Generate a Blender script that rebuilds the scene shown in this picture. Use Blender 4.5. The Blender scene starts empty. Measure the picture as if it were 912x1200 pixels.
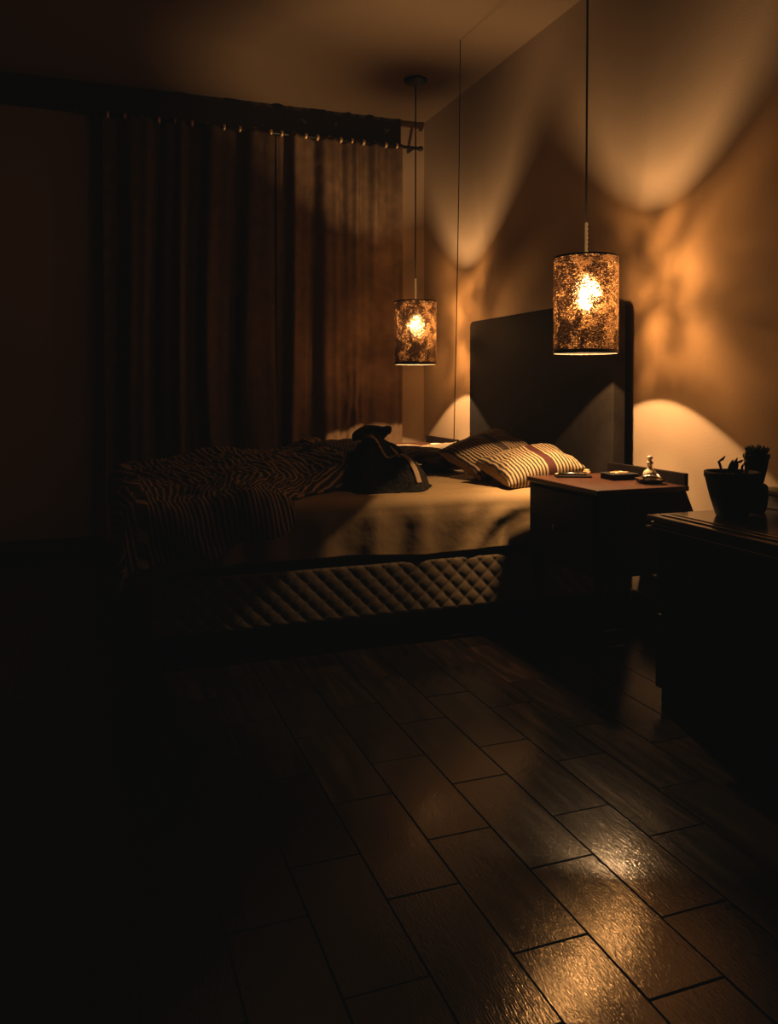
import bpy, bmesh, math, random
from mathutils import Vector, Matrix, noise
random.seed(7)
C = bpy.context.scene.collection
PI = math.pi
R = math.radians

# ------------------------------------------------------------------ materials
def new_mat(name):
    m = bpy.data.materials.new(name); m.use_nodes = True
    nt = m.node_tree; nt.nodes.clear()
    out = nt.nodes.new('ShaderNodeOutputMaterial')
    return m, nt, out
def N(nt, t, **kw):
    n = nt.nodes.new(t)
    for k, v in kw.items():
        if k in n.inputs: n.inputs[k].default_value = v
        else: setattr(n, k, v)
    return n
def L(nt, a, b): nt.links.new(a, b)
def c4(c): return (c[0], c[1], c[2], 1)
def ramp(nt, fac, stops, interp='LINEAR'):
    r = nt.nodes.new('ShaderNodeValToRGB'); r.color_ramp.interpolation = interp
    e = r.color_ramp.elements
    while len(e) < len(stops): e.new(0.5)
    for el, (p, c) in zip(e, stops):
        el.position = p; el.color = c4(c) if len(c) == 3 else c
    L(nt, fac, r.inputs[0]); return r
def g(v): return (v, v, v)
def simple(name, col, rough=0.6, metal=0.0, nscale=30, namt=0.15, bump=0.0, bscale=80, spec=0.5, coords='Object'):
    m, nt, out = new_mat(name)
    tc = N(nt, 'ShaderNodeTexCoord')
    nz = N(nt, 'ShaderNodeTexNoise', Scale=nscale, Detail=4.0); L(nt, tc.outputs[coords], nz.inputs['Vector'])
    lo = tuple(x*(1-namt) for x in col); hi = tuple(min(1, x*(1+namt)) for x in col)
    rp = ramp(nt, nz.outputs['Fac'], [(0.3, lo), (0.7, hi)])
    b = N(nt, 'ShaderNodeBsdfPrincipled', Roughness=rough, Metallic=metal)
    b.inputs['Specular IOR Level'].default_value = spec
    L(nt, rp.outputs[0], b.inputs['Base Color'])
    if bump:
        n2 = N(nt, 'ShaderNodeTexNoise', Scale=bscale, Detail=5.0); L(nt, tc.outputs[coords], n2.inputs['Vector'])
        bp = N(nt, 'ShaderNodeBump', Strength=bump, Distance=0.01); L(nt, n2.outputs['Fac'], bp.inputs['Height'])
        L(nt, bp.outputs[0], b.inputs['Normal'])
    L(nt, b.outputs[0], out.inputs[0]); return m
def striped(name, dark, light, period, duty=0.45, angle=0.0, band=None, bandcol=None, wob=0.006, rough=0.85):
    """woven stripes laid across the cloth, measured in metres of cloth (UV)"""
    m, nt, out = new_mat(name)
    uv = N(nt, 'ShaderNodeUVMap')
    mp = N(nt, 'ShaderNodeMapping'); mp.inputs['Rotation'].default_value = (0, 0, angle); L(nt, uv.outputs[0], mp.inputs[0])
    nz = N(nt, 'ShaderNodeTexNoise', Scale=9.0, Detail=2.0); L(nt, uv.outputs[0], nz.inputs['Vector'])
    sx = N(nt, 'ShaderNodeSeparateXYZ'); L(nt, mp.outputs[0], sx.inputs[0])
    w = N(nt, 'ShaderNodeMath', operation='MULTIPLY_ADD'); L(nt, nz.outputs['Fac'], w.inputs[0]); w.inputs[1].default_value = wob; L(nt, sx.outputs[0], w.inputs[2])
    d = N(nt, 'ShaderNodeMath', operation='DIVIDE'); L(nt, w.outputs[0], d.inputs[0]); d.inputs[1].default_value = period
    fr = N(nt, 'ShaderNodeMath', operation='FRACT'); L(nt, d.outputs[0], fr.inputs[0])
    rp = ramp(nt, fr.outputs[0], [(0.0, dark), (0.06, light), (duty, light), (duty+0.06, dark)])
    col = rp.outputs[0]
    if band:
        gt = N(nt, 'ShaderNodeMath', operation='GREATER_THAN'); L(nt, sx.outputs[0], gt.inputs[0]); gt.inputs[1].default_value = band[0]
        lt = N(nt, 'ShaderNodeMath', operation='LESS_THAN'); L(nt, sx.outputs[0], lt.inputs[0]); lt.inputs[1].default_value = band[1]
        mu = N(nt, 'ShaderNodeMath', operation='MULTIPLY'); L(nt, gt.outputs[0], mu.inputs[0]); L(nt, lt.outputs[0], mu.inputs[1])
        mx = N(nt, 'ShaderNodeMix', data_type='RGBA'); L(nt, mu.outputs[0], mx.inputs['Factor'])
        L(nt, col, mx.inputs['A']); mx.inputs['B'].default_value = c4(bandcol); col = mx.outputs['Result']
    b = N(nt, 'ShaderNodeBsdfPrincipled', Roughness=rough); b.inputs['Specular IOR Level'].default_value = 0.2
    L(nt, col, b.inputs['Base Color'])
    n2 = N(nt, 'ShaderNodeTexNoise', Scale=300.0, Detail=2.0); L(nt, uv.outputs[0], n2.inputs['Vector'])
    bp = N(nt, 'ShaderNodeBump', Strength=0.3, Distance=0.003); L(nt, n2.outputs['Fac'], bp.inputs['Height']); L(nt, bp.outputs[0], b.inputs['Normal'])
    L(nt, b.outputs[0], out.inputs[0]); return m

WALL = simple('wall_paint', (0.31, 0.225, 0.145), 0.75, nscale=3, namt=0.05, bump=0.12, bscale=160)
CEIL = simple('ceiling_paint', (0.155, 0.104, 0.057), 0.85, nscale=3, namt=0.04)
BASEB = simple('dark_baseboard', (0.03, 0.022, 0.016), 0.5)
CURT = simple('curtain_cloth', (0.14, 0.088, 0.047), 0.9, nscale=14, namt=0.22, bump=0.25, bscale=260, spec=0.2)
CURT2 = simple('curtain_cloth_painted_shade', (0.085, 0.053, 0.029), 0.9, nscale=14, namt=0.22, bump=0.25, bscale=260, spec=0.1)  # same cloth as CURT, with the left panel's shade put into its colour
BLACK = simple('black_metal', (0.012, 0.012, 0.012), 0.45, metal=0.3)
BRASS = simple('brass_wire', (0.75, 0.5, 0.24), 0.35, metal=0.5)
DKWOOD = simple('dark_wood', (0.006, 0.0035, 0.0025), 0.6, nscale=12, namt=0.3, spec=0.07)
HEADB = simple('headboard_dark_leather', (0.0095, 0.0066, 0.0042), 0.85, nscale=20, namt=0.2, bump=0.1, bscale=120, spec=0.12)
SHEET = simple('sheet_cotton', (0.25, 0.17, 0.08), 0.8, nscale=8, namt=0.08, bump=0.10, bscale=40, spec=0.25)
QUILT = simple('quilted_cover', (0.10, 0.07, 0.034), 0.7, nscale=60, namt=0.15, spec=0.35)
PALE = simple('pale_pillowcase', (0.40, 0.29, 0.15), 0.85, nscale=15, namt=0.05, bump=0.2, bscale=60)
JACKET = simple('dark_knit', (0.010, 0.0075, 0.005), 0.85, nscale=55, namt=0.9, bump=0.5, bscale=90, spec=0.08)
STRAP = simple('webbing_strap', (0.20, 0.13, 0.065), 0.8, nscale=200, namt=0.3)
POT = simple('dark_glazed_pot', (0.005, 0.004, 0.003), 0.6, spec=0.12)
SOIL = simple('potting_soil', (0.03, 0.018, 0.01), 0.95, nscale=90, namt=0.6, bump=1.0, bscale=150)
LEAF = simple('succulent_leaf', (0.03, 0.032, 0.012), 0.5, nscale=60, namt=0.3)
SILVER = simple('silver', (0.7, 0.65, 0.55), 0.22, metal=1.0)
WHITE = simple('white_ceramic', (0.7, 0.6, 0.45), 0.3)
PAPER = simple('paper', (0.16, 0.11, 0.06), 0.8)
GREYP = simple('grey_card_box', (0.07, 0.055, 0.04), 0.8)
PIL1 = striped('striped_pillow_cream', (0.025, 0.018, 0.014), (0.31, 0.22, 0.115), 0.0165, 0.52, band=(0.205, 0.240), bandcol=(0.045, 0.012, 0.009))
PIL2 = striped('striped_pillow_brown', (0.02, 0.015, 0.012), (0.26, 0.175, 0.09), 0.0155, 0.42, band=(0.20, 0.225), bandcol=(0.03, 0.018, 0.014))
PIL3 = striped('striped_pillow_fine', (0.02, 0.014, 0.01), (0.14, 0.09, 0.045), 0.018, 0.35, angle=R(82), wob=0.02)
PIL4 = striped('striped_pillow_dark', (0.015, 0.012, 0.009), (0.16, 0.10, 0.05), 0.016, 0.3, angle=R(30), wob=0.02)
DUV = striped('striped_duvet', (0.018, 0.014, 0.011), (0.34, 0.22, 0.105), 0.030, 0.34, angle=R(-20), wob=0.03)

def glass(name, col=(1, 1, 1), rough=0.03):
    m, nt, out = new_mat(name)
    gl = N(nt, 'ShaderNodeBsdfGlass', Roughness=rough, IOR=1.45); gl.inputs['Color'].default_value = c4(col)
    L(nt, gl.outputs[0], out.inputs[0]); return m
GLASS = glass('clear_glass', (0.95, 0.9, 0.8))
FROST = simple('frosted_glass', (0.75, 0.62, 0.42), 0.25, nscale=90, namt=0.3)
FROST.node_tree.nodes['Principled BSDF'].inputs['Transmission Weight'].default_value = 0.45
NIGHT = simple('night_window_glass', (0.01, 0.011, 0.013), 0.08, spec=0.5)

# nightstand top: reddish polished wood
def wood_top():
    m, nt, out = new_mat('polished_red_wood')
    tc = N(nt, 'ShaderNodeTexCoord'); mp = N(nt, 'ShaderNodeMapping'); mp.inputs['Scale'].default_value = (40, 4, 4)
    L(nt, tc.outputs['Object'], mp.inputs[0])
    nz = N(nt, 'ShaderNodeTexNoise', Scale=1.5, Detail=6.0); L(nt, mp.outputs[0], nz.inputs['Vector'])
    rp = ramp(nt, nz.outputs['Fac'], [(0.3, (0.028, 0.010, 0.005)), (0.7, (0.055, 0.021, 0.010))])
    b = N(nt, 'ShaderNodeBsdfPrincipled', Roughness=0.38); b.inputs['Specular IOR Level'].default_value = 0.2
    L(nt, rp.outputs[0], b.inputs['Base Color']); L(nt, b.outputs[0], out.inputs[0]); return m
REDWOOD = wood_top()

def floor_mat():
    m, nt, out = new_mat('floor_planks')
    tc = N(nt, 'ShaderNodeTexCoord'); geo = N(nt, 'ShaderNodeNewGeometry')
    mp = N(nt, 'ShaderNodeMapping'); mp.inputs['Scale'].default_value = (14, 1.6, 1); L(nt, tc.outputs['Object'], mp.inputs[0])
    rnd = N(nt, 'ShaderNodeVectorMath', operation='SCALE'); L(nt, geo.outputs['Random Per Island'], rnd.inputs[0]); rnd.inputs['Scale'].default_value = 37.0
    ad = N(nt, 'ShaderNodeVectorMath', operation='ADD'); L(nt, mp.outputs[0], ad.inputs[0]); L(nt, rnd.outputs[0], ad.inputs[1])
    nz = N(nt, 'ShaderNodeTexNoise', Scale=2.2, Detail=7.0, Distortion=0.6); L(nt, ad.outputs[0], nz.inputs['Vector'])
    rp = ramp(nt, nz.outputs['Fac'], [(0.3, (0.003, 0.0017, 0.0008)), (0.55, (0.008, 0.0045, 0.002)), (0.75, (0.018, 0.010, 0.0045))])
    mr = N(nt, 'ShaderNodeMapRange'); L(nt, geo.outputs['Random Per Island'], mr.inputs['Value']); mr.inputs['To Min'].default_value = 0.6; mr.inputs['To Max'].default_value = 1.25
    hv = N(nt, 'ShaderNodeHueSaturation'); L(nt, rp.outputs[0], hv.inputs['Color']); L(nt, mr.outputs[0], hv.inputs['Value'])
    b = N(nt, 'ShaderNodeBsdfPrincipled'); b.inputs['Specular IOR Level'].default_value = 0.6
    L(nt, hv.outputs[0], b.inputs['Base Color'])
    rr = ramp(nt, nz.outputs['Fac'], [(0.2, g(0.11)), (0.8, g(0.18))]); L(nt, rr.outputs[0], b.inputs['Roughness'])
    mp2 = N(nt, 'ShaderNodeMapping'); mp2.inputs['Scale'].default_value = (220, 40, 1); L(nt, tc.outputs['Object'], mp2.inputs[0])
    n2 = N(nt, 'ShaderNodeTexNoise', Scale=1.4, Detail=4.0, Distortion=0.8); L(nt, mp2.outputs[0], n2.inputs['Vector'])
    bp = N(nt, 'ShaderNodeBump', Strength=0.12, Distance=0.004); L(nt, n2.outputs['Fac'], bp.inputs['Height']); L(nt, bp.outputs[0], b.inputs['Normal'])
    L(nt, b.outputs[0], out.inputs[0]); return m
FLOOR = floor_mat()

def shade_mat():
    """smoked crackle-glass: mottled, part clear, part scattering"""
    m, nt, out = new_mat('smoked_crackle_glass')
    tc = N(nt, 'ShaderNodeTexCoord')
    blob = N(nt, 'ShaderNodeTexNoise', Scale=17.0, Detail=1.5, Distortion=0.7); L(nt, tc.outputs['Object'], blob.inputs['Vector'])
    mp = N(nt, 'ShaderNodeMapping'); mp.inputs['Scale'].default_value = (1, 1, 2.2); L(nt, tc.outputs['Object'], mp.inputs[0])
    fine = N(nt, 'ShaderNodeTexNoise', Scale=120.0, Detail=3.0, Distortion=1.0); L(nt, mp.outputs[0], fine.inputs['Vector'])
    a = N(nt, 'ShaderNodeMapRange'); L(nt, blob.outputs['Fac'], a.inputs['Value'])
    a.inputs['From Min'].default_value = 0.44; a.inputs['From Max'].default_value = 0.62; a.inputs['To Min'].default_value = -0.17; a.inputs['To Max'].default_value = 0.09
    sx = N(nt, 'ShaderNodeSeparateXYZ'); L(nt, tc.outputs['Object'], sx.inputs[0])     # thinner smoke on one side of the cylinder
    mxx = N(nt, 'ShaderNodeMath', operation='MAXIMUM'); L(nt, sx.outputs[0], mxx.inputs[0]); mxx.inputs[1].default_value = -0.035
    gx = N(nt, 'ShaderNodeMath', operation='MULTIPLY_ADD'); L(nt, mxx.outputs[0], gx.inputs[0]); gx.inputs[1].default_value = 1.15; L(nt, a.outputs[0], gx.inputs[2])
    gy = N(nt, 'ShaderNodeMath', operation='MULTIPLY_ADD'); L(nt, sx.outputs[1], gy.inputs[0]); gy.inputs[1].default_value = -1.0; L(nt, gx.outputs[0], gy.inputs[2])
    s = N(nt, 'ShaderNodeMath', operation='ADD'); fx = N(nt, 'ShaderNodeMath', operation='MULTIPLY_ADD'); L(nt, fine.outputs['Fac'], fx.inputs[0]); fx.inputs[1].default_value = 1.9; fx.inputs[2].default_value = -0.50; L(nt, fx.outputs[0], s.inputs[0]); L(nt, gy.outputs[0], s.inputs[1])
    mask = ramp(nt, s.outputs[0], [(0.50, g(0.008)), (0.58, g(0.16)), (0.68, g(0.62)), (0.85, g(0.85))])
    tr = N(nt, 'ShaderNodeBsdfTransparent'); tr.inputs['Color'].default_value = (0.92, 0.70, 0.45, 1)
    tl = N(nt, 'ShaderNodeBsdfTranslucent'); tl.inputs['Color'].default_value = (0.50, 0.24, 0.08, 1)
    gs = N(nt, 'ShaderNodeBsdfGlossy', Roughness=0.28); gs.inputs['Color'].default_value = (0.25, 0.18, 0.10, 1)
    bp = N(nt, 'ShaderNodeBump', Strength=1.0, Distance=0.01); L(nt, fine.outputs['Fac'], bp.inputs['Height']); L(nt, bp.outputs[0], gs.inputs['Normal']); L(nt, bp.outputs[0], tl.inputs['Normal'])
    tcol = ramp(nt, s.outputs[0], [(0.44, (0.001, 0.0005, 0.0003)), (0.58, (0.02, 0.010, 0.004)), (0.75, (0.09, 0.045, 0.018))]); L(nt, tcol.outputs[0], tl.inputs['Color'])
    m1 = N(nt, 'ShaderNodeMixShader'); m1.inputs[0].default_value = 0.3; L(nt, tl.outputs[0], m1.inputs[1]); L(nt, gs.outputs[0], m1.inputs[2])
    rf = N(nt, 'ShaderNodeBsdfRefraction', Roughness=0.32, IOR=1.25); rf.inputs['Color'].default_value = (0.85, 0.6, 0.35, 1); L(nt, bp.outputs[0], rf.inputs['Normal'])
    m3 = N(nt, 'ShaderNodeMixShader'); m3.inputs[0].default_value = 0.7; L(nt, rf.outputs[0], m3.inputs[1]); L(nt, tr.outputs[0], m3.inputs[2])
    m2 = N(nt, 'ShaderNodeMixShader'); L(nt, mask.outputs[0], m2.inputs[0]); L(nt, m1.outputs[0], m2.inputs[1]); L(nt, m3.outputs[0], m2.inputs[2])
    L(nt, m2.outputs[0], out.inputs[0]); return m
SHADE = shade_mat()

def bulb_mat():
    m, nt, out = new_mat('lit_bulb_glass')
    e = N(nt, 'ShaderNodeEmission', Strength=110.0); e.inputs['Color'].default_value = (1, 0.62, 0.30, 1)
    t = N(nt, 'ShaderNodeBsdfTransparent')
    mx = N(nt, 'ShaderNodeMixShader'); mx.inputs[0].default_value = 0.35
    L(nt, t.outputs[0], mx.inputs[1]); L(nt, e.outputs[0], mx.inputs[2]); L(nt, mx.outputs[0], out.inputs[0]); return m
BULB = bulb_mat()

GLOWB = simple('brass_chain_painted_glow', (0.75, 0.5, 0.24), 0.35, metal=0.3)
_b = GLOWB.node_tree.nodes['Principled BSDF']; _b.inputs['Emission Color'].default_value = (0.8, 0.42, 0.14, 1); _b.inputs['Emission Strength'].default_value = 0.22  # faint emission stands in for lamp light that misses the brass stem
# ------------------------------------------------------------------ mesh helpers
def link(name, bm, mat, parent=None, smooth=False):
    me = bpy.data.meshes.new(name); bm.normal_update(); bm.to_mesh(me); bm.free()
    if mat: me.materials.append(mat)
    if smooth:
        for p in me.polygons: p.use_smooth = True
    o = bpy.data.objects.new(name, me); C.objects.link(o)
    if parent: o.parent = parent
    return o
def tag(o, label=None, cat=None, group=None, kind=None):
    for k, v in (('label', label), ('category', cat), ('group', group), ('kind', kind)):
        if v: o[k] = v
    return o
def thing(name, label, cat, loc=(0, 0, 0), rz=0, group=None):
    o = bpy.data.objects.new(name, None); C.objects.link(o); o.location = loc; o.rotation_euler = (0, 0, rz); o.empty_display_size = 0.1
    return tag(o, label, cat, group)
def add_box(bm, x0, x1, y0, y1, z0, z1, bev=0.0, seg=2):
    r = bmesh.ops.create_cube(bm, size=1)
    for v in r['verts']:
        v.co = Vector(((x0+x1)/2+v.co.x*(x1-x0), (y0+y1)/2+v.co.y*(y1-y0), (z0+z1)/2+v.co.z*(z1-z0)))
    if bev:
        es = {e for v in r['verts'] for e in v.link_edges}
        bmesh.ops.bevel(bm, geom=list(es), offset=bev, segments=seg, affect='EDGES', profile=0.5)
def box(name, mat, dims, parent=None, bev=0.0, seg=2):
    bm = bmesh.new(); add_box(bm, *dims, bev=bev, seg=seg); return link(name, bm, mat, parent)
def add_lathe(bm, prof, seg=40, cx=0, cy=0, cz=0, cap0=True, cap1=True):
    rings = []
    for r, z in prof:
        rings.append([bm.verts.new((cx+r*math.cos(2*PI*i/seg), cy+r*math.sin(2*PI*i/seg), cz+z)) for i in range(seg)])
    for a, b in zip(rings, rings[1:]):
        for i in range(seg):
            bm.faces.new((a[i], a[(i+1) % seg], b[(i+1) % seg], b[i]))
    if cap0: bm.faces.new(list(reversed(rings[0])))
    if cap1: bm.faces.new(rings[-1])
def lathe(name, mat, prof, parent=None, seg=40, pos=(0, 0, 0), caps=(True, True), smooth=True):
    bm = bmesh.new(); add_lathe(bm, prof, seg, *pos, cap0=caps[0], cap1=caps[1]); return link(name, bm, mat, parent, smooth)
def add_tube(bm, pts, rad, seg=10):
    pts = [Vector(p) for p in pts]; rings = []
    for i, p in enumerate(pts):
        d = (pts[min(i+1, len(pts)-1)]-pts[max(i-1, 0)]).normalized()
        a = Vector((0, 0, 1)) if abs(d.z) < 0.9 else Vector((1, 0, 0))
        u = d.cross(a).normalized(); w = d.cross(u)
        r = rad[i] if isinstance(rad, (list, tuple)) else rad
        rings.append([bm.verts.new(p+(u*math.cos(2*PI*k/seg)+w*math.sin(2*PI*k/seg))*r) for k in range(seg)])
    for a, b in zip(rings, rings[1:]):
        for k in range(seg): bm.faces.new((a[k], a[(k+1) % seg], b[(k+1) % seg], b[k]))
    bm.faces.new(list(reversed(rings[0]))); bm.faces.new(rings[-1])
def tube(name, mat, pts, rad, parent=None, seg=10):
    bm = bmesh.new(); add_tube(bm, pts, rad, seg); return link(name, bm, mat, parent, True)
def grid(name, mat, nu, nv, fn, uvfn=None, parent=None, solid=0.0, offset=-1, closed=False, smooth=True):
    bm = bmesh.new(); uvl = bm.loops.layers.uv.new('UVMap')
    V = [[bm.verts.new(fn(i/nu, j/nv)) for j in range(nv+1)] for i in range(nu+1)]
    for i in range(nu):
        for j in range(nv):
            f = bm.faces.new((V[i][j], V[i+1][j], V[i+1][j+1], V[i][j+1]))
            if uvfn:
                for lp, (a, b) in zip(f.loops, ((i, j), (i+1, j), (i+1, j+1), (i, j+1))): lp[uvl].uv = uvfn(a/nu, b/nv)
    o = link(name, bm, mat, parent, smooth)
    if solid:
        m = o.modifiers.new('s', 'SOLIDIFY'); m.thickness = solid; m.offset = offset
    return o
def dup(root, loc, label=None, rz=None):
    r = root.copy(); C.objects.link(r); r.location = loc
    if rz is not None: r.rotation_euler = (0, 0, rz)
    if label: r['label'] = label
    for ch in [o for o in list(C.objects) if o.parent == root]:
        c = ch.copy(); C.objects.link(c); c.parent = r
        for gc in [o for o in list(C.objects) if o.parent == ch]:
            d = gc.copy(); C.objects.link(d); d.parent = c
    return r
def sstep(a, b, x):
    t = max(0.0, min(1.0, (x-a)/(b-a))); return t*t*(3-2*t)
def nz3(x, y, z=0.0): return noise.noise(Vector((x, y, z)))

# ------------------------------------------------------------------ room
X_R, Y_B, ZC, X_L, Y_F = 2.15, 5.15, 2.77, -1.6, -1.9
tag(box('wall_right', WALL, (X_R, X_R+0.12, Y_F, Y_B+0.12, 0, ZC)), kind='structure')
tag(box('wall_left', WALL, (X_L-0.12, X_L, Y_F, Y_B+0.12, 0, ZC)), kind='structure')
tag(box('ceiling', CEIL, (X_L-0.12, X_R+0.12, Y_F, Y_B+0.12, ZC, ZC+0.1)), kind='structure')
WX0, WX1, WZ0, WZ1 = 0.30, 1.985, 0.79, 2.42        # window opening behind the curtain
bm = bmesh.new()
add_box(bm, X_L, WX0, Y_B, Y_B+0.12, 0, ZC); add_box(bm, WX1, X_R, Y_B, Y_B+0.12, 0, ZC)
add_box(bm, WX0, WX1, Y_B, Y_B+0.12, 0, WZ0); add_box(bm, WX0, WX1, Y_B, Y_B+0.12, WZ1, ZC)
tag(link('wall_back', bm, WALL), kind='structure')
bm = bmesh.new()
for a in ((WX0, WX0+0.06, WZ0, WZ1), (WX1-0.045, WX1, WZ0, WZ1), (WX0, WX1, WZ0, WZ0+0.06), (WX0, WX1, WZ1-0.06, WZ1), (1.12, 1.17, WZ0, WZ1)):
    add_box(bm, a[0], a[1], Y_B-0.02, Y_B+0.05, a[2], a[3], 0.004, 1)
w = tag(link('window_1', bm, BLACK), kind='structure')
box('window_pane', NIGHT, (WX0, WX1, Y_B+0.055, Y_B+0.065, WZ0, WZ1), w)
tag(box('baseboard_right', BASEB, (X_R-0.014, X_R, Y_F, Y_B, 0, 0.12), bev=0.003), kind='structure')
tag(box('baseboard_back', BASEB, (X_L, X_R-0.014, Y_B-0.014, Y_B, 0, 0.08), bev=0.003), kind='structure')

tag(box('trim_1', BASEB, (X_L, 1.975, Y_B-0.016, Y_B, 2.585, ZC), bev=0.002), kind='structure')

# floor: wood-look planks, half-bond, running towards the window wall
bm = bmesh.new()
add_box(bm, X_L-0.12, X_R+0.12, Y_F, Y_B+0.12, -0.06, -0.006)
PW, PL, GAP = 0.1525, 0.375, 0.0013
i0 = int((X_L-0.37)/PW)-1
for i in range(i0, int((X_R-0.37)/PW)+2):
    xa, xb = 0.37+i*PW, 0.37+(i+1)*PW
    off = (0.31 if i % 2 else 0.095) + random.uniform(-0.012, 0.012)
    j = int((Y_F-off)/PL)-1
    while off+j*PL < Y_B:
        ya, yb = off+j*PL, off+(j+1)*PL
        j += 1
        x0, x1, y0, y1 = max(xa+GAP, X_L), min(xb-GAP, X_R), max(ya+GAP, Y_F), min(yb-GAP, Y_B)
        if x1-x0 < 0.01 or y1-y0 < 0.01: continue
        tx, ty = random.gauss(0, 0.0025), random.gauss(0, 0.0035)
        b = 0.0012; cx, cy = (x0+x1)/2, (y0+y1)/2
        def zt(x, y): return -0.0008+tx*(x-cx)+ty*(y-cy)*0.6
        out_ = [bm.verts.new((x, y, -0.006)) for x, y in ((x0, y0), (x1, y0), (x1, y1), (x0, y1))]
        mid = [bm.verts.new((x, y, zt(x, y)-0.0015)) for x, y in ((x0, y0), (x1, y0), (x1, y1), (x0, y1))]
        top = [bm.verts.new((x, y, zt(x, y))) for x, y in ((x0+b, y0+b), (x1-b, y0+b), (x1-b, y1-b), (x0+b, y1-b))]
        bm.faces.new(top)
        for k in range(4):
            bm.faces.new((mid[k], mid[(k+1) % 4], top[(k+1) % 4], top[k])); bm.faces.new((out_[k], out_[(k+1) % 4], mid[(k+1) % 4], mid[k]))
tag(link('floor', bm, FLOOR), kind='structure')

# ------------------------------------------------------------------ curtains
RODZ, RODY = 2.565, 5.055
rod = thing('curtain_rod', 'long black curtain rod below the ceiling carrying the brown curtains', 'curtain rod', (1.0, RODY, RODZ))
tube('pole', BLACK, [(-1.06, 0, 0), (1.075, 0, 0)], 0.011, rod, 12)
for sx in (-1.075, 1.085): lathe('finial', BLACK, [(0.003, -0.018), (0.015, -0.012), (0.019, 0), (0.015, 0.012), (0.003, 0.018)], rod, 16, (sx, 0, 0))
for sx in (-0.98, 0.02, 1.03): box('bracket', BLACK, (sx-0.008, sx+0.008, 0.008, 0.095, -0.012, 0.012), rod, 0.002)
def curtain(x0, x1, label, folds, flat, seed):
    t = thing('curtain', label, 'curtain', ((x0+x1)/2, RODY, 0.0), 0, 'brown floor-length curtains on the black rod')
    cx = (x0+x1)/2; n = 260; zb, ztp = 0.03, RODZ+0.006
    def fn(u, v):
        X = x0+(x1-x0)*u; z = zb+(ztp-zb)*v; low = 1-v
        ph = 0.0
        # fold phase bunches unevenly; the folds drift sideways on the way down
        drift = (0.10*nz3(X*2.3, v*0.9, seed)+0.03*nz3(X*7.0, v*1.6, seed))*(0.4+0.6*low)
        uu = u+drift+0.028*math.sin(u*9+seed)
        amp = 0.026+0.030*low*(0.6+1.1*nz3(X*4, 1.7+v*0.6, seed))
        amp *= (1-0.82*sstep(flat[0], flat[0]+0.07, u)*(1-sstep(flat[1]-0.03, flat[1], u))*sstep(0.0, 0.5, low)) if flat else 1
        y = amp*math.sin(2*PI*folds*uu) + 0.35*amp*math.sin(2*PI*folds*2.3*uu+1.3+seed)
        y += 0.018*low*nz3(X*7, z*1.6, seed+3)
        if flat:   # crumpled lower part of the loose panel
            cr = sstep(0.62, 0.72, u)*0+math.exp(-((X-1.62)/0.07)**2)*math.exp(-((z-0.85)/0.28)**2)
            y += cr*(0.05*nz3(X*26, z*9, 5.0)-0.02)
        y += 0.004*nz3(X*30, z*30, seed)
        return (X-cx, min(0.075, y-0.004), z)
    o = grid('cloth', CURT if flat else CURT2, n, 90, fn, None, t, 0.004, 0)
    k = 10
    for q in range(k+1):
        xr = x0+0.03+(x1-x0-0.06)*q/k-cx
        bm = bmesh.new()
        mat = Matrix.Translation((xr, 0, RODZ)) @ Matrix.Rotation(PI/2, 4, 'Y')
        S = 18
        rr = [[bm.verts.new(mat @ Vector(((0.017+0.0035*math.cos(b_*PI/3))*math.cos(2*PI*a_/S), (0.017+0.0035*math.cos(b_*PI/3))*math.sin(2*PI*a_/S), 0.010*math.sin(b_*PI/3)))) for b_ in range(6)] for a_ in range(S)]
        for a_ in range(S):
            for b_ in range(6): bm.faces.new((rr[a_][b_], rr[(a_+1) % S][b_], rr[(a_+1) % S][(b_+1) % 6], rr[a_][(b_+1) % 6]))
        link('eyelet', bm, BRASS, t, True)
    return t
curtain(0.075, 1.10, 'brown curtain with shade painted into its cloth, hanging on the left half of the window wall, behind the bed foot', 4.2, None, 2.0)
curtain(1.11, 1.945, 'brown curtain with a broad flat loose edge, beside the room corner and far lamp', 4.6, (0.45, 1.0), 6.4)

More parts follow.
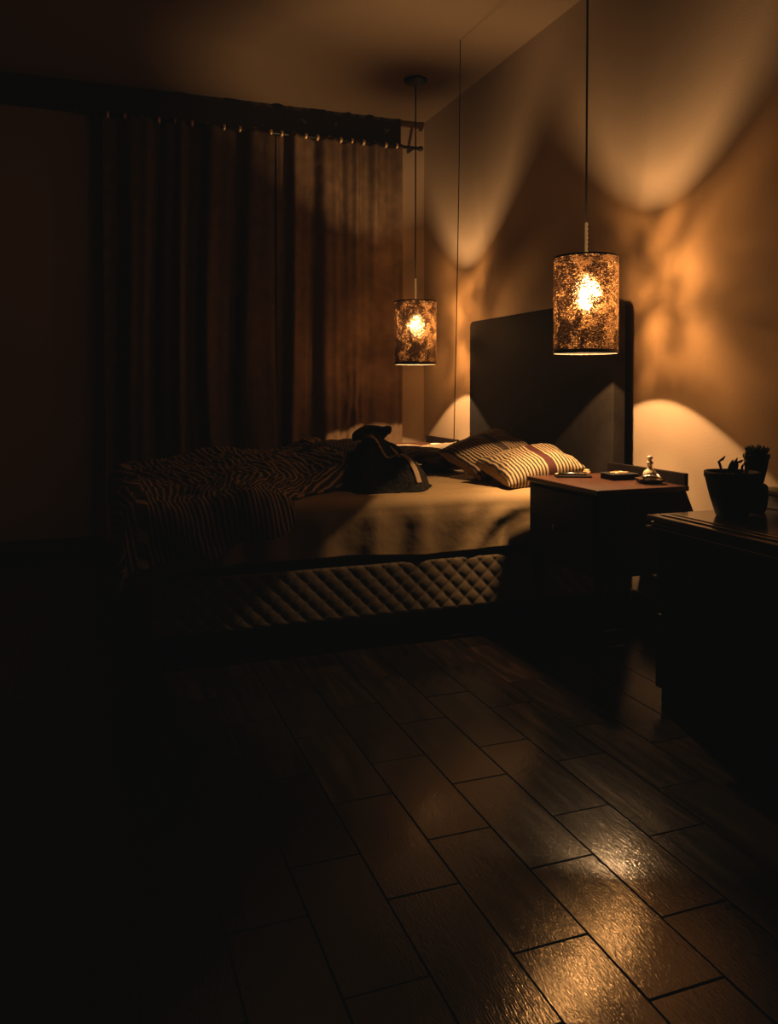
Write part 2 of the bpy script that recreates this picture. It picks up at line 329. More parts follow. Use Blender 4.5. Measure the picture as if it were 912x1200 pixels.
# ------------------------------------------------------------------ pendant lamps
SZ0, SZ1, SR = 1.112, 1.473, 0.123
LX = 1.80
def make_lamp(loc, label):
    t = thing('pendant_lamp', label, 'pendant lamp', loc, 0, 'smoked glass cylinder pendants over the nightstands')
    lathe('canopy', BLACK, [(0.006, ZC-0.030), (0.05, ZC-0.024), (0.068, ZC-0.012), (0.07, ZC-0.001)], t, 32)
    tube('cord', BLACK, [(0, 0, ZC-0.026), (0, 0, 1.60)], 0.0042, t, 8)
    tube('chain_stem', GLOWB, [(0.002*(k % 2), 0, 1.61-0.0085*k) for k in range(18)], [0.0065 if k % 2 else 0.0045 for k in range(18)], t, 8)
    bm = bmesh.new()
    prof = [(SR, SZ0), (SR, SZ1)]
    n = 96; ms = 8
    rings = [[bm.verts.new((SR*math.cos(2*PI*i/n), SR*math.sin(2*PI*i/n), SZ0+(SZ1-SZ0)*k/ms)) for i in range(n)] for k in range(ms+1)]
    for a, b in zip(rings, rings[1:]):
        for i in range(n): bm.faces.new((a[i], a[(i+1) % n], b[(i+1) % n], b[i]))
    s = link('shade', bm, SHADE, t, True)
    def rim(z, r, h, mat, nm):
        lathe(nm, mat, [(r-0.0025, z), (r+0.0015, z), (r+0.0015, z+h), (r-0.0025, z+h), (r-0.0025, z)], s, 64, caps=(False, False), smooth=False)
    rim(SZ1-0.004, SR, 0.008, BLACK, 'top_rim'); rim(SZ0-0.004, SR, 0.010, BLACK, 'bottom_rim')
    rim(SZ0-0.008, SR, 0.004, GREYP, 'bottom_rim_lip')
    bm = bmesh.new()
    for k in range(3):
        a = k*2*PI/3+0.5
        add_tube(bm, [(0.018*math.cos(a), 0.018*math.sin(a), SZ1-0.004), (SR*math.cos(a), SR*math.sin(a), SZ1-0.002)], 0.0025, 6)
    link('spider', bm, BLACK, t, True)
    lathe('socket', BLACK, [(0.010, SZ1+0.012), (0.026, SZ1), (0.031, SZ1-0.030), (0.032, SZ1-0.070), (0.019, SZ1-0.073), (0.019, SZ1-0.080)], t, 24)
    lathe('bulb', BULB, [(0.013, 1.398), (0.016, 1.380), (0.026, 1.355), (0.031, 1.330), (0.030, 1.310), (0.023, 1.288), (0.013, 1.276), (0.003, 1.272)], t, 24)
    return t
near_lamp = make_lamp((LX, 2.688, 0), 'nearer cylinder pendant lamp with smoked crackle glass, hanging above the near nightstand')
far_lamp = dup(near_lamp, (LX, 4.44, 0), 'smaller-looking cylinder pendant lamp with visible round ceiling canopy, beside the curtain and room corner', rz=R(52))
def light(name, loc, power, rad, col):
    d = bpy.data.lights.new(name, 'POINT'); d.energy = power; d.shadow_soft_size = rad; d.color = col
    o = bpy.data.objects.new(name, d); C.objects.link(o); o.location = loc; return o
WARM = (1.0, 0.57, 0.25)
for y, s in ((2.688, 1.0), (4.44, 1.0)):
    light('bulb_light', (LX, y, 1.338), 94.0*s, 0.026, WARM)
    d = bpy.data.lights.new('bulb_downlight', 'SPOT'); d.energy = 50.0*s; d.shadow_soft_size = 0.018; d.color = WARM
    d.spot_size = R(107); d.spot_blend = 0.05
    o = bpy.data.objects.new('bulb_downlight', d); C.objects.link(o); o.location = (LX, y, 1.190)
# thin cord hanging from the ceiling between lamp and headboard
tag(tube('hanging_cord', BLACK, [(1.815, 3.86, ZC), (1.811, 3.868, 2.0), (1.805, 3.885, 1.2), (1.80, 3.90, 0.655)], 0.0024, None, 6),
    'thin dark cord dropping straight from the ceiling in front of the headboard wall', 'cord')

# ------------------------------------------------------------------ bed
YN, YFAR, XF, XH, ZM = 2.84, 4.16, 0.17, 2.015, 0.555
bed = thing('bed', 'double bed with tall dark headboard and diamond-quilted base, below the pendants', 'bed', (1.1, 3.5, 0))
def inbed(o): o.parent = bed; o.matrix_parent_inverse = Matrix.Translation((-1.1, -3.5, 0)); return o
# headboard
bm = bmesh.new()
HY0, HY1, HZ, HR = 2.82, 4.17, 1.342, 0.035
prof = [(HY0, 0.12)] + [(HY0+HR-HR*math.cos(a*PI/16), HZ-HR+HR*math.sin(a*PI/16)) for a in range(9)] + \
       [(HY1-HR+HR*math.sin(a*PI/16), HZ-HR+HR*math.cos(a*PI/16)) for a in range(9)] + [(HY1, 0.12)]
fr = [bm.verts.new((2.022, y, z)) for y, z in prof]; bk = [bm.verts.new((2.085, y, z)) for y, z in prof]
bm.faces.new(list(reversed(fr))); bm.faces.new(bk)
for k in range(len(prof)):
    k2 = (k+1) % len(prof); bm.faces.new((fr[k], fr[k2], bk[k2], bk[k]))
hb = inbed(link('headboard', bm, HEADB)); mb = hb.modifiers.new('b', 'BEVEL'); mb.width = 0.006; mb.segments = 2; mb.limit_method = 'ANGLE'
# quilted base: diamonds pressed into the cloth of the sides
BZ0, BZ1 = 0.122, 0.318
def quilt_side(axis, a0, a1, fixed, sign):
    L_ = a1-a0
    def fn(u, v):
        a = a0+L_*u; z = BZ0+(BZ1-BZ0)*v
        s = 0.066
        p, q = (a+z*1.0)/s, (a-z*1.0)/s
        h = (abs(math.sin(PI*p))*abs(math.sin(PI*q)))**0.45
        e = min(1, min(v, 1-v)*25)
        d = fixed+sign*(0.0045*h*e-0.001+0.005*nz3(a*4, z*4))
        return (a, d, z) if axis == 'x' else (d, a, z)
    return fn
bm = bmesh.new(); add_box(bm, XF+0.03, XH-0.01, YN+0.045, YFAR-0.03, BZ0, BZ1-0.003, 0.01)
for (ax, a0, a1, fx, sg, n) in (('x', XF+0.015, XH-0.005, YN-0.012, -1, 380), ('y', YN+0.03, YFAR-0.02, XF+0.015, -1, 260), ('x', XF+0.015, XH-0.005, YFAR-0.02, 1, 120)):
    fn = quilt_side(ax, a0, a1, fx, sg)
    V = [[bm.verts.new(fn(i/n, j/44)) for j in range(45)] for i in range(n+1)]
    for i in range(n):
        for j in range(44): bm.faces.new((V[i][j], V[i+1][j], V[i+1][j+1], V[i][j+1]))
bmesh.ops.recalc_face_normals(bm, faces=bm.faces[:])
inbed(link('quilted_base', bm, QUILT, None, True))
inbed(box('mattress', PALE, (XF+0.035, XH-0.02, YN+0.05, YFAR-0.04, BZ1, ZM-0.03), None, 0.035, 4))
for lx in (XF+0.12, XH-0.12):
    for ly in (YN+0.12, YFAR-0.12):
        inbed(lathe('leg', DKWOOD, [(0.022, 0.0), (0.03, BZ0)], None, 16, (lx, ly, 0)))

# fitted / draped sheet
def edge_fold(d, r):
    """unfolded distance d past an edge of radius r -> (outward, drop)"""
    if d <= 0: return 0.0, 0.0
    a = d/r
    if a < PI/2: return r*math.sin(a), r*(1-math.cos(a))
    return r, r+(d-r*PI/2)
XS0, XS1 = XF, XH-0.005
def sheet_fn(u, v):
    r = 0.035
    x = XS0+0.01+(XS1-XS0-0.01)*u
    hang = 0.230+0.010*math.sin(x*5.2+1.0)+0.012*nz3(x*3, 0.3) - 0.05*sstep(1.45, 2.0, x)
    tot = hang+(YFAR-YN-2*r)+0.20
    d = v*tot
    if v < 1:
        yy = d-hang
    yy = d-hang
    y0, y1 = YN+r, YFAR-r
    if yy < 0:
        o, dz = edge_fold(-yy, r); y = y0-o; z = ZM-dz; side = min(1, -yy/0.08)
    elif yy > y1-y0:
        o, dz = edge_fold(yy-(y1-y0), r); y = y1+o; z = ZM-dz; side = 0
    else:
        y = y0+yy; z = ZM; side = 0
    if side > 0:
        dd = -yy
        # hanging folds: vertical on the left, raking diagonals towards the head
        f1 = math.sin(34*x+4*nz3(x*1.5, dd*1.5, 1.1)+dd*2)
        f2 = math.sin(30*(x+1.25*dd)+5*nz3(x*3, dd*3, 4.2))
        k = sstep(1.15, 1.55, x)
        w = (1-k)*f1*0.5+k*f2
        rid = (0.5+0.5*w)**1.4
        amp = (0.007+0.013*(0.5+0.5*nz3(x*2.4, 7.7)))*side*sstep(0.0, 0.12, dd)
        y -= amp*rid*1.1+0.002*side*nz3(x*14, dd*14, 2)
        y -= 0.004*side
    else:
        z += 0.006*nz3(x*6, y*9, 0.5)+0.004*abs(nz3(x*22+y*8, y*16, 3))
    return (x, y, z)
sh = grid('bed_sheet', SHEET, 300, 240, sheet_fn, lambda u, v: (u*1.8, v*1.7), None, 0.003, 1)
tag(sh, 'crumpled tan bed sheet hanging over the side of the mattress above the quilted base', 'bed sheet')

# striped duvet heaped over the foot end
def duvet_fn(u, v):
    r = 0.05
    # u runs from beyond the foot towards the head, v from the near hanging hem to the far side
    yun0 = -(0.17+0.05*nz3(u*4, 0.2)+0.05*math.sin(u*5.0))          # hang below the near edge
    yun = yun0+(YFAR-YN-0.02+0.06-yun0)*v
    yb = YN+max(0, yun)
    reach = 0.50+0.42*sstep(0.0, 0.42, (yb-YN))+0.08*sstep(0.3, 1.2, yb-YN)+0.04*nz3(yb*5, 1.0)
    xun = -0.16+(reach+0.16)*u
    ox, dzx = edge_fold(-xun, r); oy, dzy = edge_fold(-yun, r)
    x = XF+max(0, xun)-ox+0.0; y = YN+max(0, yun)-oy
    h = 0.035+0.055*sstep(0.05, 0.5, xun)*sstep(0.1, 0.6, yun)+0.035*nz3(xun*4.2, yun*3.6, 9.0)
    h += 0.020*abs(nz3(xun*11+yun*5, yun*7-xun*3, 2.0))+0.010*nz3(xun*26, yun*20, 4.0)
    # rolled edge towards the head
    h += 0.045*math.exp(-((u-0.90)/0.08)**2)*sstep(0.05, 0.5, yun)
    h *= 1-0.65*sstep(0.94, 1.0, u)
    h = max(h, 0.016)
    flat = 1/(1+8*(dzx+dzy))
    z = ZM+0.004+h*(1 if dzx+dzy < 1e-6 else max(0, 1-(dzx+dzy)/0.08))-dzx-dzy
    if yun < 0: y -= 0.016+0.022*(0.5+0.5*math.sin(xun*24+yun*16))*min(1, -yun/0.1)+0.3*h
    if xun < 0: x -= 0.016+0.020*(0.5+0.5*math.sin(yun*22))*min(1, -xun/0.1)+0.3*h
    if z < 0.3: z = 0.3+0.1*(z-0.3)
    return (x, y, z)
dv = grid('striped_duvet', DUV, 200, 260, duvet_fn, lambda u, v: (u*1.25, v*1.6), None, 0.012, -1)
tag(dv, 'dark striped duvet heaped over the foot of the bed and spilling down its side', 'duvet')

def pillow(name, mat, lx, ly, th, loc, rot, label, sag=0.0, seed=0.0, group=None, n=44):
    bm = bmesh.new(); uvl = bm.loops.layers.uv.new('UVMap')
    def pt(a, b, s):
        pin = 1-0.10*(abs(b)**2)*(1-abs(a))*1.2; pin2 = 1-0.10*(abs(a)**2)*(1-abs(b))*1.2
        ca = (1-abs(a)**2.6); cb = (1-abs(b)**2.6)
        t = th/2*(max(0, ca)*max(0, cb))**0.42
        nzv = 0.010*nz3(a*3+seed, b*3, s)+0.006*abs(nz3(a*8+seed, b*8, s))
        x = lx/2*a*(1-0.07*(1-abs(b)**1.5)*abs(a)**3); y = ly/2*b*(1-0.08*(1-abs(a)**1.5)*abs(b)**3)
        bend = sag*(x/(lx/2))**2
        return Vector((x, y, s*(t+nzv*min(1, t/0.01))+bend))
    grids = []
    for s in (1, -1):
        V = [[None]*(n+1) for _ in range(n+1)]
        for i in range(n+1):
            for j in range(n+1):
                a = math.sin((i/n-0.5)*PI); b = math.sin((j/n-0.5)*PI)
                if s == -1 and (i in (0, n) or j in (0, n)): V[i][j] = grids[0][i][j]
                else: V[i][j] = bm.verts.new(pt(a, b, s))
        grids.append(V)
        for i in range(n):
            for j in range(n):
                q = [(i, j), (i+1, j), (i+1, j+1), (i, j+1)]
                if s == -1: q.reverse()
                f = bm.faces.new([V[a][b] for a, b in q])
                for lp, (a, b) in zip(f.loops, q): lp[uvl].uv = ((0.5+0.5*math.sin((a/n-0.5)*PI))*lx, (0.5+0.5*math.sin((b/n-0.5)*PI))*ly)
    o = link(name, bm, mat, None, True); o.location = loc; o.rotation_euler = rot
    tag(o, label, 'pillow', group); return o
pillow('pillow', PIL1, 0.385, 0.26, 0.12, (1.755, 3.03, 0.640), (R(16), R(-9), R(4)), 'cream and black striped pillow with maroon band, nearest the nightstand on the bed edge', seed=1)
pillow('pillow', PIL2, 0.38, 0.29, 0.12, (1.72, 3.34, 0.668), (R(23), R(-14), R(16)), 'dull brown striped pillow propped up behind the brighter cream striped pillow', seed=4)
pillow('pillow', PIL3, 0.36, 0.30, 0.10, (1.53, 3.72, 0.625), (0, R(4), R(-10)), 'dark pillow with fine wavy lines lying flat between the clothes pile and the striped pillows', seed=7)
pillow('pillow', PALE, 0.42, 0.34, 0.10, (1.78, 3.93, 0.620), (0, R(-4), R(8)), 'plain pale pillow lying by the headboard near the far nightstand', seed=9)
pillow('pillow', PIL4, 0.40, 0.34, 0.15, (1.16, 3.72, 0.640), (R(5), 0, R(20)), 'dark striped cushion behind the clothes pile, against the curtain side', seed=12)

# dark clothes pile with a pale strap
JC = (1.13, 3.20)
def jh(x, y):
    dx, dy = x-JC[0], y-JC[1]; a = math.atan2(dy, dx)
    rr = math.hypot(dx/0.215, dy/0.235)/(1+0.16*nz3(math.cos(a)*1.6, math.sin(a)*1.6, 3.3))
    base = max(0, 1-rr**2.2)**0.65
    h = 0.165*base*(0.80+0.75*nz3(x*8, y*8, 5))
    h += 0.06*math.exp(-((dx+0.00)/0.075)**2-((dy-0.07)/0.09)**2)*(1 if rr < 1 else 0)
    h += base*(0.050*abs(nz3(x*13+y*6, y*11, 1.2))+0.016*nz3(x*34, y*34, 6))
    return ZM+0.008+h
def jfn(u, v):
    a = 2*PI*u; r = v**0.8*1.06
    x, y = JC[0]+0.215*r*math.cos(a)*(1+0.16*nz3(math.cos(a)*1.6, math.sin(a)*1.6, 3.3)), JC[1]+0.235*r*math.sin(a)*(1+0.16*nz3(math.cos(a)*1.6, math.sin(a)*1.6, 3.3))
    return (x, y, jh(x, y))
bm = bmesh.new(); NU, NV = 110, 50
ctr = bm.verts.new(jfn(0, 0)); V = [[bm.verts.new(jfn(i/NU, (j+1)/NV)) for j in range(NV)] for i in range(NU)]
for i in range(NU):
    a, b = V[i], V[(i+1) % NU]
    bm.faces.new((ctr, a[0], b[0]))
    for j in range(NV-1): bm.faces.new((a[j], a[j+1], b[j+1], b[j]))
jk = tag(link('crumpled_jacket', bm, JACKET, None, True), 'heap of dark knitted clothing with a pale strap, in the middle of the bed', 'clothing')
def ribbon(pts, w, name):
    P = [Vector((x, y, jh(x, y)+0.010)) for x, y in pts]
    def fn(u, v):
        f = u*(len(P)-1); i = min(int(f), len(P)-2); t = f-i
        p0, p1, p2, p3 = P[max(i-1, 0)], P[i], P[i+1], P[min(i+2, len(P)-1)]
        c = 0.5*((2*p1)+(p2-p0)*t+(2*p0-5*p1+4*p2-p3)*t*t+(3*p1-p0-3*p2+p3)*t**3)
        d = (p2-p1).normalized(); s = d.cross(Vector((0, 0, 1))).normalized()
        q = c+s*w*(v-0.5); return (q.x, q.y, max(c.z, jh(q.x, q.y)+0.006)+0.003)
    return grid(name, STRAP, 40, 6, fn, None, jk, 0.004, 1)
ribbon([(1.045, 3.16), (1.085, 3.12), (1.13, 3.09), (1.18, 3.05), (1.21, 3.00), (1.225, 2.975)], 0.030, 'strap')
ribbon([(1.20, 3.24), (1.24, 3.22), (1.27, 3.17), (1.285, 3.13)], 0.03, 'sleeve_cuff')
def hood(u, v):
    a = PI*1.25*u-0.3; r = 0.055+0.02*math.sin(v*PI)
    return (1.10+r*math.cos(a)+0.05*v, 3.27+r*math.sin(a)*0.9, jh(1.12, 3.27)-0.02+0.055*v+0.010*nz3(u*5, v*4))
grid('collar', JACKET, 30, 10, hood, None, jk, 0.010, 0)

# ------------------------------------------------------------------ nightstands
NT = 0.625
def make_nightstand(loc, label):
    t = thing('nightstand', label, 'nightstand', loc, 0, 'dark wooden nightstands beside the bed')
    # local: x 0..0.38 (front to wall), y 0..0.46
    D, Wd = 0.375, 0.465
    bm = bmesh.new(); z0, z1 = 0.318, NT-0.018
    pf = [(0.008, z0), (D+0.13, z0), (D-0.004, z1), (0.004, z1)]
    a = [bm.verts.new((x, 0.006, z)) for x, z in pf]; b = [bm.verts.new((x, Wd-0.006, z)) for x, z in pf]
    bm.faces.new(a); bm.faces.new(list(reversed(b)))
    for k in range(4): bm.faces.new((a[(k+1) % 4], a[k], b[k], b[(k+1) % 4]))
    link('body', bm, DKWOOD, t)
    box('top', REDWOOD, (-0.006, D+0.004, -0.004, Wd+0.004, NT-0.019, NT), t, 0.004)
    d = box('drawer', DKWOOD, (-0.006, 0.010, 0.02, Wd-0.02, 0.335, NT-0.03), t, 0.003)
    lathe('knob', BLACK, [(0.006, 0.0), (0.006, 0.012), (0.014, 0.018), (0.014, 0.024), (0.004, 0.028)], d, 16).matrix_basis = Matrix.Translation((-0.004, Wd/2, 0.46)) @ Matrix.Rotation(-PI/2, 4, 'Y')
    box('back_rail', DKWOOD, (D-0.012, D+0.003, 0.0, Wd, NT-0.001, NT+0.044), t, 0.003)
    for (lx, ly, ox, oy) in ((0.03, 0.03, 0, 0), (0.03, Wd-0.03, 0, 0), (D-0.01, 0.03, 0.0, 0), (D-0.01, Wd-0.03, 0.0, 0)):
        bm = bmesh.new(); add_lathe(bm, [(0.011, 0.0), (0.019, 0.24), (0.024, 0.32)], 20, lx, ly, 0); link('leg', bm, DKWOOD, t, True)
    return t
NX, NYN, NYF = 1.612, 2.327, 4.235
ns = make_nightstand((NX, NYN, 0), 'dark wooden nightstand with reddish polished top, under the nearer pendant lamp')
dup(ns, (NX, NYF, 0), 'dark nightstand at the far side of the bed, in the room corner by the curtain')

# things on the near nightstand
t = thing('glass_decanter', 'small pale glass perfume flask with tall stopper, on the near nightstand', 'perfume bottle', (1.90, 2.425, NT+0.0125))
lathe('flask', FROST, [(0.018, 0.0), (0.024, 0.003), (0.024, 0.026), (0.020, 0.034), (0.010, 0.041), (0.008, 0.046), (0.008, 0.054), (0.010, 0.056)], t, 32)
lathe('stopper', FROST, [(0.006, 0.0565), (0.012, 0.060), (0.011, 0.068), (0.006, 0.070), (0.006, 0.076), (0.010, 0.079), (0.010, 0.086), (0.004, 0.089)], t, 24)
t = thing('glass_dish', 'round cut glass dish holding a silver chain, under the perfume flask', 'dish', (1.90, 2.425, NT))
lathe('bowl', GLASS, [(0.030, 0.0), (0.044, 0.004), (0.055, 0.018), (0.052, 0.020), (0.040, 0.010), (0.028, 0.007), (0.003, 0.007)], t, 40)
bm = bmesh.new()
pts = [((0.030+0.008*math.sin(k*0.9))*math.cos(k*0.35)+0.006, (0.030+0.007*math.cos(k*1.3))*math.sin(k*0.35), 0.019+0.005*math.sin(k*0.7)) for k in range(54)]
add_tube(bm, pts, 0.0024, 6)
tag(link('silver_necklace', bm, SILVER, None, True), 'coiled silver chain heaped in the glass dish on the near nightstand', 'necklace').location = (1.90, 2.425, NT+0.008)
t = thing('trinket_box', 'flat dark trinket box with a brass diamond ornament, by the rail of the near nightstand', 'box', (1.885, 2.585, NT), R(-4))
box('body', DKWOOD, (-0.055, 0.055, -0.045, 0.045, 0, 0.018), t, 0.003)
box('lid', BLACK, (-0.057, 0.057, -0.047, 0.047, 0.0185, 0.024), t, 0.002)
bm = bmesh.new()
for k in range(4):
    a, b = k*PI/2, (k+1)*PI/2
    add_tube(bm, [(0.038*math.cos(a), 0.030*math.sin(a), 0.0255), (0.038*math.cos(b), 0.030*math.sin(b), 0.0255)], 0.0022, 6)
link('ornament', bm, BRASS, t, True)
t = thing('notebook', 'thin dark notebook lying on the near nightstand beside the pillow', 'notebook', (1.755, 2.715, NT), R(-24))
box('cover', DKWOOD, (-0.06, 0.075, -0.040, 0.045, 0, 0.007), t, 0.002)
box('pages', PAPER, (-0.058, 0.076, -0.038, 0.043, 0.002, 0.0055), t)
t = thing('pen', 'slim silver pen lying on the dark notebook', 'pen', (1.765, 2.71, NT+0.0118), R(-20))
tube('barrel', SILVER, [(-0.062, 0, 0), (0.05, 0, 0)], 0.0046, t, 12)
tube('tip', BRASS, [(-0.0625, 0, 0), (-0.076, 0, -0.001)], [0.004, 0.0012], t, 12)
tube('clip', BLACK, [(0.01, 0, 0.0058), (0.05, 0, 0.0058)], 0.0014, t, 6)
tag(lathe('small_jar', BRASS, [(0.012, 0), (0.014, 0.004), (0.014, 0.016), (0.010, 0.02), (0.011, 0.024)], None, 20, (1.84, 2.735, NT)), 'tiny brass jar near the rail at the headboard end of the near nightstand', 'jar')
# things on the far nightstand
t = thing('saucer', 'small white saucer on the far nightstand in front of its rail', 'saucer', (1.90, 4.36, NT))
lathe('plate', WHITE, [(0.018, 0), (0.030, 0.008), (0.036, 0.016), (0.028, 0.012), (0.003, 0.007)], t, 28)
t = thing('paperback', 'pale thin paperback lying on the far nightstand behind the clothes heap', 'book', (1.72, 4.36, NT), R(12))
box('cover', PAPER, (-0.05, 0.05, -0.07, 0.07, 0, 0.010), t, 0.001)
box('pages', WHITE, (-0.048, 0.051, -0.068, 0.068, 0.002, 0.008), t)

# ------------------------------------------------------------------ dresser at the right
DZ = 0.585
DX0, DX1, DY0, DY1 = 1.612, 2.125, 0.95, 2.075
dr = thing('dresser', 'low dark dresser with stepped moulded top, standing at the right wall under the pots', 'dresser', (DX0, DY0, 0))
def loc(*a): return (a[0]-DX0, a[1]-DX0, a[2]-DY0, a[3]-DY0, a[4], a[5])
box('body', DKWOOD, loc(DX0+0.022, DX1-0.005, DY0+0.022, DY1-0.022, 0.05, DZ-0.048), dr, 0.004)
box('plinth', DKWOOD, loc(DX0+0.035, DX1-0.01, DY0+0.035, DY1-0.035, 0, 0.05), dr, 0.003)
GLOSSW = simple('gloss_black_wood', (0.02, 0.012, 0.007), 0.17, nscale=12, namt=0.3, spec=0.8)
bm = bmesh.new()
add_box(bm, *loc(DX0-0.002, DX1, DY0, DY1+0.002, DZ-0.049, DZ-0.036), bev=0.005, seg=3)
add_box(bm, *loc(DX0+0.012, DX1, DY0+0.01, DY1-0.012, DZ-0.037, DZ-0.022), bev=0.001, seg=1)
add_box(bm, *loc(DX0, DX1, DY0, DY1, DZ-0.023, DZ-0.003), bev=0.006, seg=3)
link('top', bm, GLOSSW, dr)
bm = bmesh.new()
for o_, zz in ((0.030, DZ+0.001), (0.052, DZ+0.0035)):
    add_box(bm, *loc(DX0+o_, DX1-0.01, DY0+o_, DY1-o_, DZ-0.004, zz), bev=0.0022, seg=2)
link('raised_panel', bm, GLOSSW, dr)
for k in range(2):
    for q in range(3):
        ya = 0.04+q*0.352; za = 0.07+k*0.235
        d = box('drawer', DKWOOD, (0.008, 0.028, ya, ya+0.335, za, za+0.215), dr, 0.004)
        lathe('knob', BLACK, [(0.005, 0.0), (0.005, 0.010), (0.012, 0.016), (0.012, 0.022), (0.003, 0.026)], d, 14).matrix_basis = Matrix.Translation((0.010, ya+0.167, za+0.11)) @ Matrix.Rotation(-PI/2, 4, 'Y')
PZ = DZ+0.0035
# pots
def pot(name, label, loc_, rb, rt, h, lip=0.006):
    t = thing(name, label, 'potted plant', loc_)
    lathe('pot', POT, [(rb*0.9, 0), (rb, 0.004), (rb+(rt-rb)*0.55, h*0.45), (rt-0.001, h*0.86), (rt+0.002, h*0.88), (rt+0.002, h), (rt-lip, h), (rt-lip-0.002, h*0.86), (0.004, h*0.86)], t, 44)
    lathe('soil', SOIL, [(0.002, h*0.86+0.006), (rt*0.5, h*0.86+0.010), (rt-lip-0.004, h*0.86+0.002)], t, 30, caps=(True, False))
    return t
def leaf_bm(bm, base, tip, w, th=0.004):
    base, tip = Vector(base), Vector(tip); d = tip-base; s = d.cross(Vector((0.3, 0.2, 1))).normalized(); n_ = d.cross(s).normalized()
    prev = None; K = 8; rings = []
    for k in range(K+1):
        f = k/K; ww = w*math.sin(PI*min(1, 0.08+f*0.92))**0.7; c = base+d*f+n_*0.12*d.length*math.sin(f*PI)*0.4
        rings.append([bm.verts.new(c+s*ww*math.cos(q*PI/4)+n_*max(th*math.sin(f*PI*0.9+0.2), 0.0008)*math.sin(q*PI/4)) for q in range(8)])
    for a, b in zip(rings, rings[1:]):
        for q in range(8): bm.faces.new((a[q], a[(q+1) % 8], b[(q+1) % 8], b[q]))
    bm.faces.new(list(reversed(rings[0]))); bm.faces.new(rings[-1])
PX, PY = 1.803, 1.92
p1 = pot('potted_succulent', 'large dark tapered pot with sprouting succulents, front pot on the dresser', (PX, PY, PZ), 0.046, 0.078, 0.135)
# camera-left is (-0.94,+0.35) in plan: sprouts as separate leaf parts
def sprout(parent, stem, rad, leaves):
    bm = bmesh.new(); add_tube(bm, stem, rad, 8); s = link('stem', bm, LEAF, parent, True)
    for base, tip, w in leaves:
        bm = bmesh.new(); leaf_bm(bm, base, tip, w); link('leaf', bm, LEAF, parent, True)
def lc(a, b, z): return (a*0.9385+b*0.3453, -a*0.3453+b*0.9385, z)   # across, depth, height inside the pot
sprout(p1, [lc(-0.036, 0, 0.12), lc(-0.034, 0, 0.145), lc(-0.038, 0, 0.158), lc(-0.042, 0, 0.166)], [0.005, 0.004, 0.004, 0.003],
       [(lc(-0.043, 0, 0.163), lc(-0.019, 0.004, 0.181), 0.007), (lc(-0.036, 0, 0.128), lc(-0.026, 0.0, 0.140), 0.006)])
sprout(p1, [lc(-0.008, 0, 0.12), lc(-0.004, 0, 0.15), lc(0.002, 0, 0.165)], 0.004,
       [(lc(-0.012, 0, 0.130), lc(0.002, 0, 0.170), 0.011), (lc(0.006, 0.005, 0.130), lc(0.012, 0, 0.172), 0.010), (lc(-0.004, -0.004, 0.155), lc(0.016, 0, 0.176), 0.008),
        (lc(-0.020, 0.002, 0.124), lc(-0.028, 0, 0.142), 0.008)])
sprout(p1, [lc(0.026, 0, 0.12), lc(0.030, 0, 0.150), lc(0.042, 0, 0.168)], 0.0035,
       [(lc(0.012, 0, 0.160), lc(0.034, 0, 0.170), 0.005), (lc(0.020, 0, 0.122), lc(0.010, -0.01, 0.142), 0.009), (lc(0.028, 0.0, 0.122), lc(0.046, -0.008, 0.136), 0.008)])
sprout(p1, [lc(0.048, 0.01, 0.12), lc(0.045, 0.01, 0.165), lc(0.046, 0.01, 0.190)], 0.005, [(lc(0.043, 0.01, 0.192), lc(0.064, 0.01, 0.192), 0.0045)])
p2 = thing('stone_planter', 'small dark bulbous planter supporting the slim planter, at the back of the dresser', 'planter', (1.925, 1.95, PZ))
lathe('pot', POT, [(0.024, 0), (0.030, 0.01), (0.036, 0.05), (0.034, 0.082), (0.026, 0.090), (0.003, 0.090)], p2, 32)
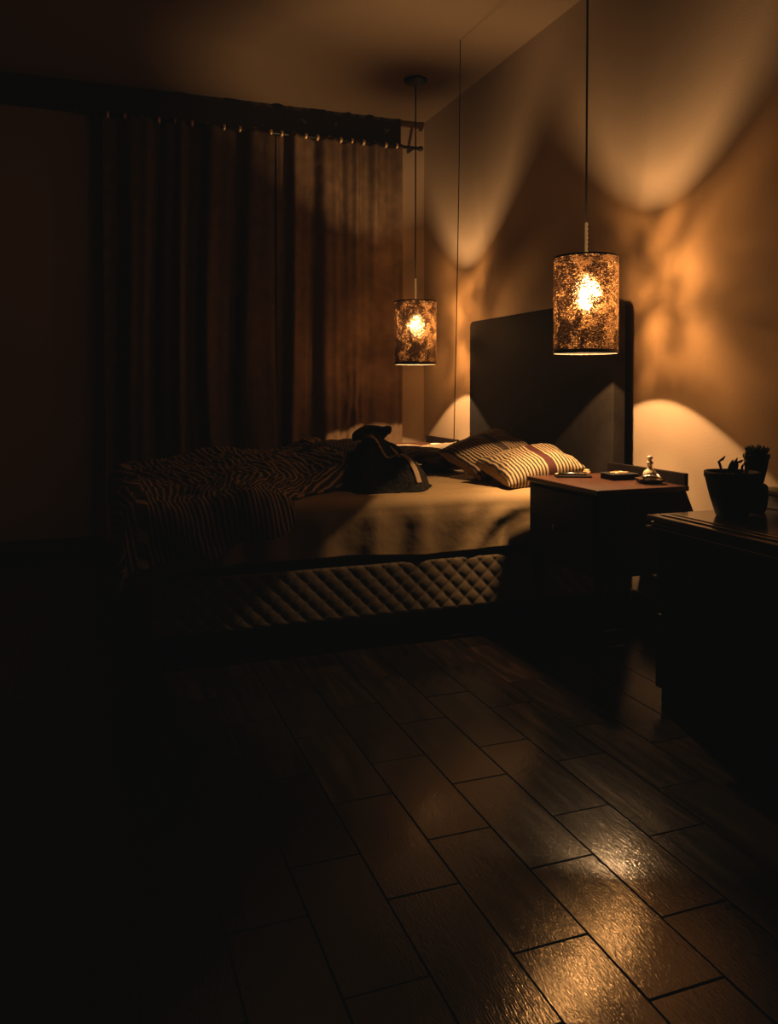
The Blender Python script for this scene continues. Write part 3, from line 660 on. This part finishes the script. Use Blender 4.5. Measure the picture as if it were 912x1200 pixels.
p3 = pot('potted_houseleek', 'small dark slim pot with a bushy rosette, raised behind the large pot', (1.925, 1.95, PZ+0.0905), 0.022, 0.037, 0.090, 0.004)
bm = bmesh.new()
for k in range(34):
    a = k*2.4; rr = 0.006+0.026*math.sqrt(k/34); zb_ = 0.082
    leaf_bm(bm, (rr*0.4*math.cos(a), rr*0.4*math.sin(a), zb_), (rr*1.25*math.cos(a), rr*1.25*math.sin(a), zb_+0.042-0.4*rr), 0.007, 0.004)
link('rosette', bm, LEAF, p3, True)
t = thing('small_grey_box', 'plain grey brown box against the wall at the right end behind the pots', 'box', (2.065, 1.94, PZ), R(0))
box('body', GREYP, (-0.045, 0.055, -0.17, 0.13, 0, 0.045), t, 0.003)
box('lid', GREYP, (-0.047, 0.057, -0.172, 0.132, 0.0455, 0.058), t, 0.002)

# ------------------------------------------------------------------ camera and world
cam_d = bpy.data.cameras.new('camera'); cam = bpy.data.objects.new('camera', cam_d); C.objects.link(cam)
cam.location = (0, 0, 0.98)
pitch = 1.4
cam.rotation_euler = (R(90-pitch), 0, -R(20.2))
cam_d.sensor_width = 36; cam_d.lens = 950/1200*36
cam_d.shift_y = (452+950*math.tan(R(pitch))-600)/1200
cam_d.clip_start = 0.02
bpy.context.scene.camera = cam
w = bpy.data.worlds.new('world'); bpy.context.scene.world = w; w.use_nodes = True
bg = w.node_tree.nodes['Background']; bg.inputs[0].default_value = (0.75, 0.85, 0.75, 1); bg.inputs[1].default_value = 0.006
vs = bpy.context.scene.view_settings
vs.view_transform = 'Standard'; vs.look = 'None'; vs.exposure = 0.0
vs.use_curve_mapping = True; cm = vs.curve_mapping; cm.black_level = (-0.0028, -0.0030, -0.0027)
for ci, pts in enumerate((((0.8, 0.78),), ((0.8, 0.78),), ((0.8, 0.80),))):
    pass
cm.update()
cy = bpy.context.scene.cycles
cy.use_denoising = True; cy.caustics_refractive = False; cy.caustics_reflective = False; cy.sample_clamp_indirect = 4.0; cy.max_bounces = 8; cy.transparent_max_bounces = 16
